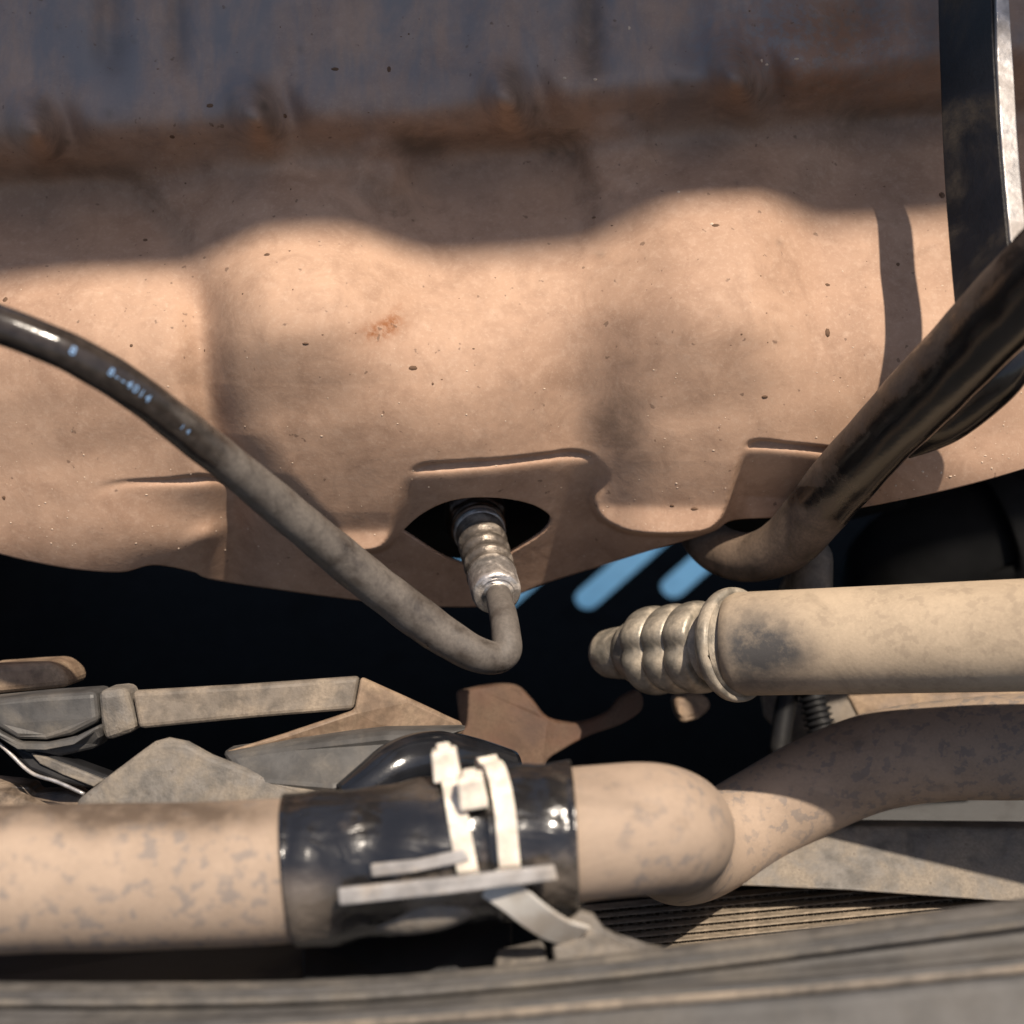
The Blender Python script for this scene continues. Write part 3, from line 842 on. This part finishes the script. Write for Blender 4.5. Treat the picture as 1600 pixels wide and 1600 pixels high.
# ------------------------------------------------------------------ radiator hose with tape
HP = [(-220, 1384, 0.322, 113), (-80, 1377, 0.324, 113), (60, 1372, 0.326, 113), (200, 1370, 0.328, 112), (340, 1365, 0.330, 111), (460, 1358, 0.331, 110), (600, 1344, 0.331, 108), (740, 1326, 0.331, 106), (860, 1308, 0.331, 104),
      (950, 1298, 0.332, 102), (1010, 1294, 0.3355, 101), (1044, 1297, 0.346, 98), (1054, 1304, 0.368, 92), (1050, 1318, 0.398, 84), (1060, 1334, 0.425, 78), (1092, 1330, 0.446, 75), (1140, 1303, 0.459, 74), (1200, 1268, 0.464, 74), (1290, 1220, 0.464, 75),
      (1380, 1187, 0.460, 76), (1480, 1172, 0.453, 78), (1600, 1166, 0.444, 82), (1780, 1162, 0.432, 84)]
def radiator_hose():
    root = thing("radiator_hose", V(600, 1480, 0.33), "thick tan dusty radiator hose along the bottom, taped black mid-way, bending away right", "hose")
    def wob(u, a, r): return r * (1 + 0.006 * math.sin(u * 60 + a) + 0.004 * math.sin(u * 190 + 2 * a))
    h = tube("hose_body", HP, M['hose'], root, 64, 12, True, wob)
    attr(h, "dirt", lambda x, y: 0.9 * (1 - sstep(x, 150, 520)) * (1 - sstep(y + 10 * np.sin(x / 30), 1262, 1325)) + 0.6 * gauss(x, y, 330, 1275, 150, 14) + 0.35 * gauss(x, y, 940, 1225, 60, 16))
    P = [p for p in catmull(HP, 24)]
    # tape: two overlapping wraps, each thicker than the hose
    def wrap(name, x0, x1, extra, slant, mat):
        Q = [p for p in P if x0 <= p[0] <= x1 and p[2] < 0.34]
        pts = [V(*p[:3]) for p in Q]; rad = [p[3] * KP * p[2] + extra for p in Q]
        n = len(pts); T, N = frames(pts)
        seg = 72; verts = []; faces = []
        for i in range(n):
            b = T[i].cross(N[i]); e = min(i, n - 1 - i)
            for j in range(seg):
                a = 2 * math.pi * j / seg
                wr = 0.00042 * math.sin(i * 0.21 + 1.5 * math.sin(a * 2 + 0.4)) + 0.00022 * math.sin(i * 0.47 + 2 * a) + 0.00020 * math.sin(5 * a + i * 0.11)
                r = rad[i] + wr * min(1, e / 3)
                sl = slant * math.sin(a + 0.6) * (0.5 if 0 < i < n - 1 else 1.0)
                verts.append(pts[i] + T[i] * sl + (N[i] * math.cos(a) + b * math.sin(a)) * r)
        for i in range(n - 1):
            for j in range(seg):
                k = (j + 1) % seg
                faces.append((i * seg + j, i * seg + k, (i + 1) * seg + k, (i + 1) * seg + j))
        o = obj(name, verts, faces, mat, root, True, None, solid=0.0007)
        attr(o, "dirt", lambda x, y: 0.9 * sstep(y, 1345, 1400) * (1 - sstep(x, 480, 560)) + 0.45 * gauss(x, y, 650, 1235, 30, 12) + 0.3 * gauss(x, y, 840, 1380, 40, 30))
        return o
    wrap("black_tape", 452, 812, 0.0011, 0.0010, M['tape'])
    wrap("black_tape", 770, 898, 0.0018, -0.0012, M['tape'])
    return P
HOSEP = radiator_hose()

def hose_at(px):
    c = [p for p in HOSEP if p[2] < 0.34]
    p = min(c, key=lambda q: abs(q[0] - px))
    return V(*p[:3]), p[3] * KP * p[2]

# cable ties round the tape
def cable_tie(px0, px1, label, hang, head_up, wpx, extra, ha, shift=0.0, bow=0.6):
    c0, r0 = hose_at(px0); c1, r1 = hose_at(px1)
    axis = (hose_at(px1 + 40)[0] - hose_at(px0 - 40)[0]).normalized()
    up = (UP - axis * UP.dot(axis)).normalized(); fr = (-FWD - axis * (-FWD).dot(axis)).normalized()
    root = thing("cable_tie", c0 + up * (r0 + 0.003), label, "cable tie", "cable ties round the taped hose")
    pts = []; wd = []
    n = 64
    for i in range(n):
        a = 2 * math.pi * i / n
        s = 0.5 - 0.5 * math.cos(a)                     # 0 at top, 1 at the bottom
        tuck = 0.0075 * float(sstep(np.array(a), 1.62, 1.85)) * float(1 - sstep(np.array(a), 5.7, 6.0))
        c = c0.lerp(c1, s); r = r0 + extra - tuck + hang * math.exp(-((a - 0.35) / 0.35) ** 2) + hang * math.exp(-((a - 2 * math.pi + 0.1) / 0.35) ** 2)
        pts.append(c + axis * (0.0016 * math.sin(2 * a + 0.4) * bow) + (up * math.cos(a) + fr * math.sin(a)) * r); wd.append(axis)
    band("strap", pts, wpx * KP * 0.315, 0.0012, M['tie'], root, wd, True)
    rd = (up * math.cos(ha) + fr * math.sin(ha)).normalized()
    hc = c0 - axis * shift + rd * (r0 + extra + hang * 0.6 + head_up)
    X = axis * (0.0031 if wpx < 29 else 0.0031); 
    hd = (up * math.cos(0.5 * ha) + fr * math.sin(0.25 * ha)).normalized(); hf = axis.cross(hd).normalized()
    if hf.dot(fr) < 0: hf = -hf
    def box(name, cen, sx, sy, sz, mat, par):
        vs = []; 
        for k in (-1, 1):
            for j in (-1, 1):
                for i in (-1, 1):
                    q = 1.0 if j < 0 else 0.88
                    vs.append(cen + axis * sx * i * q + hd * sy * j + hf * sz * k)
        fs = [(0, 2, 3, 1), (4, 5, 7, 6), (0, 1, 5, 4), (2, 6, 7, 3), (0, 4, 6, 2), (1, 3, 7, 5)]
        return obj(name, vs, fs, mat, par, False, None, 0.0006)
    hb = box("locking_head", hc, 0.0034, 0.0038, 0.0028, M['tie'], root)
    box("tail_stub", hc + hd * 0.0042, 0.0019, 0.0012, 0.0008, M['tie'], hb)
    return root
cable_tie(716, 758, "left cream cable tie on the taped hose, its head standing highest", 0.0010, 0.0030, 33, 0.0022, 0.18)
cable_tie(778, 828, "right cream cable tie on the taped hose, its head lower", 0.0016, 0.0024, 33, 0.0030, 0.72, 0.0034, 1.6)

# grey strips held against the hose, and a clear tail
s1 = slab("plastic_strip", [(527, 1390, 0.3065), (700, 1373, 0.3055), (866, 1353, 0.3055), (872, 1376, 0.3055), (700, 1398, 0.3055), (530, 1416, 0.3065)], 0.0024, M['greystrip'], bevel=0.0006)
tag(s1, "long grey plastic strip lying under the taped hose front", "strip")
s2 = slab("plastic_strip", [(578, 1352, 0.3115), (650, 1345, 0.3110), (725, 1328, 0.3110), (735, 1346, 0.3110), (650, 1364, 0.3110), (580, 1372, 0.3115)], 0.0022, M['greystrip'], bevel=0.0006)
tag(s2, "short grey plastic strip on the tape, above the longer strip", "strip")
tp = catmull([(765, 1378, 0.312), (800, 1402, 0.310), (835, 1430, 0.311), (870, 1452, 0.314), (905, 1462, 0.318)], 6)
tl = band("tie_tail", [V(*p) for p in tp], [0.0075 + 0.0006 * i / 24 for i in range(len(tp))], 0.0012, M['clear'], None, [(RIGHT * 0.62 + UP * 0.75 - FWD * (0.1 + 0.02 * i)).normalized() for i in range(len(tp))])
tag(tl, "cloudy clear nylon tail hanging below the tape, to the right", "tie tail")

# ------------------------------------------------------------------ brackets on the left
t = slab("bracket_end", [(-40, 1042, 0.4200), (40, 1036, 0.4200), (82, 1034, 0.4200), (94, 1044, 0.4200), (104, 1052, 0.4200), (108, 1074, 0.4200), (60, 1079, 0.4200), (-40, 1088, 0.4200)], 0.02, M['tan'], bevel=0.003)
tag(t, "tan block end poking in at the left edge", "block")

root = thing("connector_housing", V(100, 1180, 0.4000), "grey plastic connector housing at the left edge below the tan block", "connector")
slab("shell", [(-40, 1096, 0.4000), (60, 1086, 0.4000), (150, 1080, 0.4010), (155, 1128, 0.4000), (110, 1150, 0.3990), (70, 1157, 0.3980), (25, 1156, 0.3980), (-2, 1140, 0.3980), (-40, 1110, 0.3980)], 0.016, M['greyplastic'], root, 0.0024)
slab("lower_lip", [(-40, 1118, 0.3965), (0, 1146, 0.3965), (30, 1161, 0.3965), (70, 1162, 0.3965), (112, 1154, 0.3965), (157, 1132, 0.3965), (160, 1150, 0.4000), (150, 1170, 0.4000), (88, 1184, 0.4000), (40, 1176, 0.4000), (-40, 1132, 0.4000)], 0.012, M['greyplastic'], root, 0.0022)
slab("sleeve", [(151, 1079, 0.3995), (196, 1074, 0.3995), (206, 1110, 0.3990), (214, 1142, 0.3990), (162, 1160, 0.3990), (156, 1130, 0.3995)], 0.014, M['greydust'], root, 0.0024)

root = thing("folded_bracket", V(450, 1170, 0.4000), "beige folded sheet bracket pointing right, left of centre in the dark gap", "bracket")
slab("arm", [(205, 1080, 0.4000), (380, 1070, 0.4020), (562, 1057, 0.4060), (552, 1110, 0.4040), (400, 1122, 0.4010), (216, 1140, 0.3980)], 0.004, M['beige'], root, 0.0016)
slab("fold", [(563, 1057.5, 0.4055), (640, 1092, 0.4100), (722, 1130, 0.4160), (724, 1148, 0.4150), (610, 1146, 0.4080), (470, 1160, 0.4000), (350, 1176, 0.3940), (440, 1148, 0.3980), (553, 1110, 0.4035)], 0.003, M['tan'], root, 0.0012)

t = slab("grey_rail", [(340, 1176, 0.3940), (460, 1158, 0.3940), (600, 1142, 0.3960), (735, 1140, 0.4000), (650, 1172, 0.3940), (590, 1222, 0.3860), (520, 1240, 0.3840), (380, 1228, 0.3860)], 0.012, M['greyplastic'], bevel=0.003)
tag(t, "grey plastic rail behind the triangular plate, under the beige bracket", "rail")
t = slab("triangular_plate", [(118, 1252, 0.385), (170, 1212, 0.387), (215, 1178, 0.389), (240, 1160, 0.390), (262, 1154, 0.390), (292, 1160, 0.390), (330, 1181, 0.389), (400, 1208, 0.388), (450, 1222, 0.387), (540, 1238, 0.386), (610, 1238, 0.386), (610, 1290, 0.383), (118, 1290, 0.383)], 0.004, M['greydust'], bevel=0.0016)
tag(t, "dusty grey plate with a rounded peak standing behind the left hose", "plate")
root = thing("slotted_rail", V(80, 1220, 0.40), "black rail with a worn edge slanting down at the far left", "rail")
slab("rail_body", [(-40, 1120, 0.404), (20, 1160, 0.402), (60, 1172, 0.400), (120, 1194, 0.398), (175, 1214, 0.396), (158, 1232, 0.3955), (130, 1232, 0.396), (90, 1224, 0.397), (45, 1206, 0.399), (-40, 1140, 0.404)], 0.008, M['black'], root, 0.0016)
slab("inlay", [(47, 1177, 0.3990), (70, 1183, 0.3982), (120, 1202, 0.3965), (162, 1219, 0.3948), (146, 1230, 0.3945), (100, 1212, 0.3966), (62, 1194, 0.3982)], 0.003, M['greydust'], root, 0.0005)
tube("worn_edge", [(-40, 1128, 0.4025, 3), (10, 1172, 0.4005, 3), (48, 1207, 0.3982, 3), (90, 1222, 0.3962, 3), (132, 1241, 0.3942, 3)], M['baremetal'], root, 10, 6)
t = slab("clip_block", [(-40, 1218, 0.41), (20, 1224, 0.41), (45, 1228, 0.41), (52, 1240, 0.41), (110, 1236, 0.408), (128, 1246, 0.404), (128, 1285, 0.40), (-40, 1285, 0.40)], 0.01, M['rubber_brown'], bevel=0.0012)
tag(t, "small brown clip tucked behind the left end of the radiator hose", "clip")

t = tube("vent_hose", [(540, 1252, 0.385, 30), (585, 1226, 0.388, 40), (628, 1200, 0.392, 46), (680, 1188, 0.398, 46), (735, 1196, 0.406, 44), (790, 1210, 0.414, 40)], M['black'], None, 32, 8)
tag(t, "glossy blue-black hose arching behind the cable ties", "hose")
M['vent'] = dusty("glossy_black_hose", (0.012, 0.013, 0.016), (0.12, 0.10, 0.08), 0.60, 0.85, 40, 0.18, 0.7, 0.12, spec=0.6)
t.data.materials[0] = M['vent']

# ------------------------------------------------------------------ middle and right background
root = thing("rusty_bracket", V(790, 1215, 0.48), "rust brown bracket with a curved arm in the gap behind the cable ties", "bracket")
slab("plate", [(712, 1082, 0.485), (760, 1072, 0.487), (806, 1072, 0.488), (832, 1095, 0.486), (858, 1124, 0.484), (905, 1130, 0.482), (948, 1114, 0.482), (968, 1092, 0.483), (998, 1080, 0.484), (1004, 1108, 0.483), (972, 1132, 0.481), (922, 1150, 0.480), (880, 1172, 0.479), (852, 1195, 0.478), (858, 1240, 0.475), (735, 1240, 0.476), (722, 1165, 0.480)], 0.006, M['rusty'], root, 0.003, round_n=4)
t = slab("pipe_stub", [(1052, 1092, 0.50), (1075, 1086, 0.50), (1108, 1090, 0.50), (1112, 1108, 0.50), (1092, 1124, 0.498), (1064, 1132, 0.498), (1056, 1116, 0.50)], 0.012, M['tan'], bevel=0.002)
tag(t, "small tan stub below the ringed pipe fitting", "stub")
root = thing("mounting_post", V(1268, 930, 0.47), "pale rounded mounting post between the elbow hose and the metal pipe", "post")
tube("post", [(1268, 862, 0.470, 24), (1268, 868, 0.466, 31), (1268, 885, 0.464, 33), (1267, 960, 0.462, 33), (1266, 1000, 0.462, 33)], M['beige'], root, 32, 6)
slab("gusset", [(1215, 930, 0.468), (1228, 902, 0.468), (1240, 890, 0.468), (1250, 930, 0.468), (1250, 960, 0.468), (1205, 960, 0.468)], 0.005, M['beige'], root, 0.001)

root = thing("hose_clip_plate", V(1270, 1170, 0.51), "pale plate below the metal pipe, behind the corrugated conduit", "plate")
slab("plate", [(1188, 1075, 0.520), (1330, 1075, 0.520), (1352, 1120, 0.518), (1300, 1150, 0.516), (1262, 1172, 0.515), (1235, 1165, 0.515), (1195, 1120, 0.518)], 0.004, M['beige'], root, 0.001)
root = thing("corrugated_conduit", V(1280, 1160, 0.5), "black corrugated conduit crossing the pale plate under the metal pipe", "conduit")
def conduit():
    a = V(1262, 1060, 0.505); b = V(1292, 1175, 0.500)
    n = 90; pts = [a.lerp(b, i / n) for i in range(n + 1)]
    rad = [(21 + 2.6 * (1 if math.sin(2 * math.pi * i / 7.5) > 0 else -1)) * KP * 0.5 for i in range(n + 1)]
    tube3("ribbed_tube", pts, rad, M['black'], root, 24)
conduit()
t = tube("thin_rod", [(1238, 1060, 0.508, 16), (1226, 1110, 0.506, 16), (1216, 1180, 0.503, 16)], M['black'], None, 20, 6)
tag(t, "black rod left of the corrugated conduit", "rod")
t = slab("tan_strip", [(1325, 1088, 0.500), (1420, 1082, 0.500), (1640, 1076, 0.498), (1640, 1125, 0.492), (1440, 1140, 0.494), (1345, 1128, 0.498)], 0.004, M['tan'], bevel=0.001)
tag(t, "tan strip just under the metal pipe at the right", "strip")

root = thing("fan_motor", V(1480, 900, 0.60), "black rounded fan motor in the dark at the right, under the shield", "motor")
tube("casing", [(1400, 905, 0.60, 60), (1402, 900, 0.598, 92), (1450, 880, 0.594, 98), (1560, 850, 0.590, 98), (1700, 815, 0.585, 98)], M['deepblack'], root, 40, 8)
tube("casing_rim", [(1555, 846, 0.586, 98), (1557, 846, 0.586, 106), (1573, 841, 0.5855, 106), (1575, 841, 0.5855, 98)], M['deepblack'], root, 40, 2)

# ------------------------------------------------------------------ radiator and the foreground panel
def radiator():
    root = thing("radiator", V(1150, 1480, 0.36), "dusty radiator core with fine fins, below the hose bend at lower right", "radiator")
    slab("core_backing", [(840, 1380, 0.480), (1200, 1360, 0.480), (1700, 1340, 0.478), (1700, 1440, 0.455), (840, 1530, 0.440)], 0.01, M['deepblack'], root, 0)
    n = 11
    for i in range(n):
        y0 = 1400 + i * 12.0
        d = 0.462 - i * 0.0032
        x0, x1 = 900, 1640
        sl = -0.095
        ya, yb_ = y0 + (x0 - 1150) * sl, y0 + (x1 - 1150) * sl
        slab("tube", [(x0, ya, d), (x1, yb_, d), (x1, yb_ + 2.2, d - 0.0005), (x0, ya + 2.2, d - 0.0005)], 0.006, M['fin'], root, 0)
        vs, fs = [], []
        k = int((x1 - x0) / 7.0)
        for j in range(k + 1):
            x = x0 + (x1 - x0) * j / k
            yy = y0 + (x - 1150) * sl + (2.4 if j % 2 else 11.6)
            p = V(x, yy, d + 0.0006); vs += [p, p + FWD * 0.006]
            if j: fs.append((2 * j - 2, 2 * j - 1, 2 * j + 1, 2 * j))
        obj("fin", vs, fs, M['fin'], root, False, None, 0, 0.00025)
radiator()
t = slab("radiator_tank", [(1086, 1384, 0.448), (1100, 1340, 0.456), (1260, 1291, 0.460), (1700, 1295, 0.458), (1700, 1420, 0.440), (1500, 1405, 0.442), (1330, 1393, 0.444), (1176, 1386, 0.446)], 0.012, M['greydust'], bevel=0.0015)
tag(t, "dusty grey radiator tank top at the right, below the dark hose bend", "radiator tank")

def front_panel():
    root = thing("front_panel", V(800, 1640, 0.29), "blurred dusty grey front cross panel along the bottom edge", "panel")
    def strip(name, rows, mat, th, bev=0.0012):
        """rows: list of rails; each rail a list of (px,py,d) left to right"""
        R = [catmull(r, 10) for r in rows]
        nc = len(R[0]); vs = [V(*p[:3]) for r in R for p in r]; fs = []
        for a in range(len(R) - 1):
            for i in range(nc - 1):
                q = a * nc + i
                fs.append((q, q + nc, q + nc + 1, q + 1))
        return obj(name, vs, fs, mat, root, True, None, 0, th)
    xs = [-120, 150, 480, 750, 1020, 1300, 1720]
    def rail(ys, d): return [(x, y, d) for x, y in zip(xs, ys)]
    top0 = [1532, 1534, 1531, 1512, 1482, 1445, 1386]
    top1 = [1560, 1562, 1556, 1538, 1512, 1478, 1424]
    drk = [1578, 1590, 1582, 1562, 1538, 1512, 1468]
    strip("top_edge", [rail([y + 6 for y in top0], 0.318), rail(top0, 0.312), rail([y + 4 for y in top0], 0.309), rail(top1, 0.301)], M['panelgrey'], 0.002)
    br0 = [1604, 1600, 1586, 1566, 1543, 1521, 1480]
    strip("recess", [rail(top1, 0.301), rail([y + 6 for y in top1], 0.304), rail(drk, 0.300), rail(br0, 0.2975)], M['frontface'], 0.002)
    br0 = [1604, 1600, 1586, 1566, 1543, 1521, 1480]
    br1 = [1616, 1612, 1599, 1580, 1558, 1536, 1496]
    strip("bright_edge", [rail(br0, 0.2975), rail([y + 3 for y in br0], 0.2945), rail(br1, 0.289)], M['beige'], 0.002)
    low = [1760] * 7
    strip("front_face", [rail(br1, 0.289), rail([y + 6 for y in br1], 0.2905), rail([y + 40 for y in br1], 0.287), rail(low, 0.274), [(-420, 2600, 0.28)] + [(x, 2600, 0.28) for x in xs[1:-1]] + [(2020, 2600, 0.28)]], M['frontface'], 0.002)  # face carried down out of view, added to block ground bounce
front_panel()
t = slab("panel_corner", [(862, 1484, 0.318), (880, 1448, 0.320), (905, 1425, 0.321), (928, 1432, 0.321), (945, 1455, 0.320), (985, 1476, 0.318), (1040, 1486, 0.314), (1000, 1520, 0.310), (870, 1524, 0.310)], 0.004, M['greydust'], bevel=0.0008)
tag(t, "rough dusty corner lug rising from the front panel below the tape", "lug")
root = thing("hose_bracket", V(640, 1530, 0.34), "black bracket under the taped hose with a pale oval pad", "bracket")
slab("bracket_body", [(470, 1470, 0.345), (560, 1440, 0.345), (800, 1430, 0.345), (800, 1520, 0.335), (640, 1545, 0.333), (470, 1545, 0.333)], 0.012, M['black'], root, 0.001)
tube("pad", [(560, 1432, 0.324, 8), (585, 1430, 0.322, 24), (640, 1425, 0.320, 34), (700, 1415, 0.320, 32), (740, 1408, 0.322, 20), (750, 1406, 0.324, 6)], M['greydust'], root, 24, 6)
slab("foot", [(775, 1495, 0.325), (850, 1478, 0.325), (858, 1512, 0.318), (770, 1530, 0.318)], 0.006, M['greydust'], root, 0.001)
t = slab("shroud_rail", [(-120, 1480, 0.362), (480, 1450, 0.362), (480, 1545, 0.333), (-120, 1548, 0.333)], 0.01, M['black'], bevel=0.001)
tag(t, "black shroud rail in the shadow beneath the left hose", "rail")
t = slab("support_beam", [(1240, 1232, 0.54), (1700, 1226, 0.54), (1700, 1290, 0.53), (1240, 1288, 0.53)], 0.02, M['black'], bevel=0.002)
tag(t, "black support beam in the shadow under the hose bend at right", "beam")
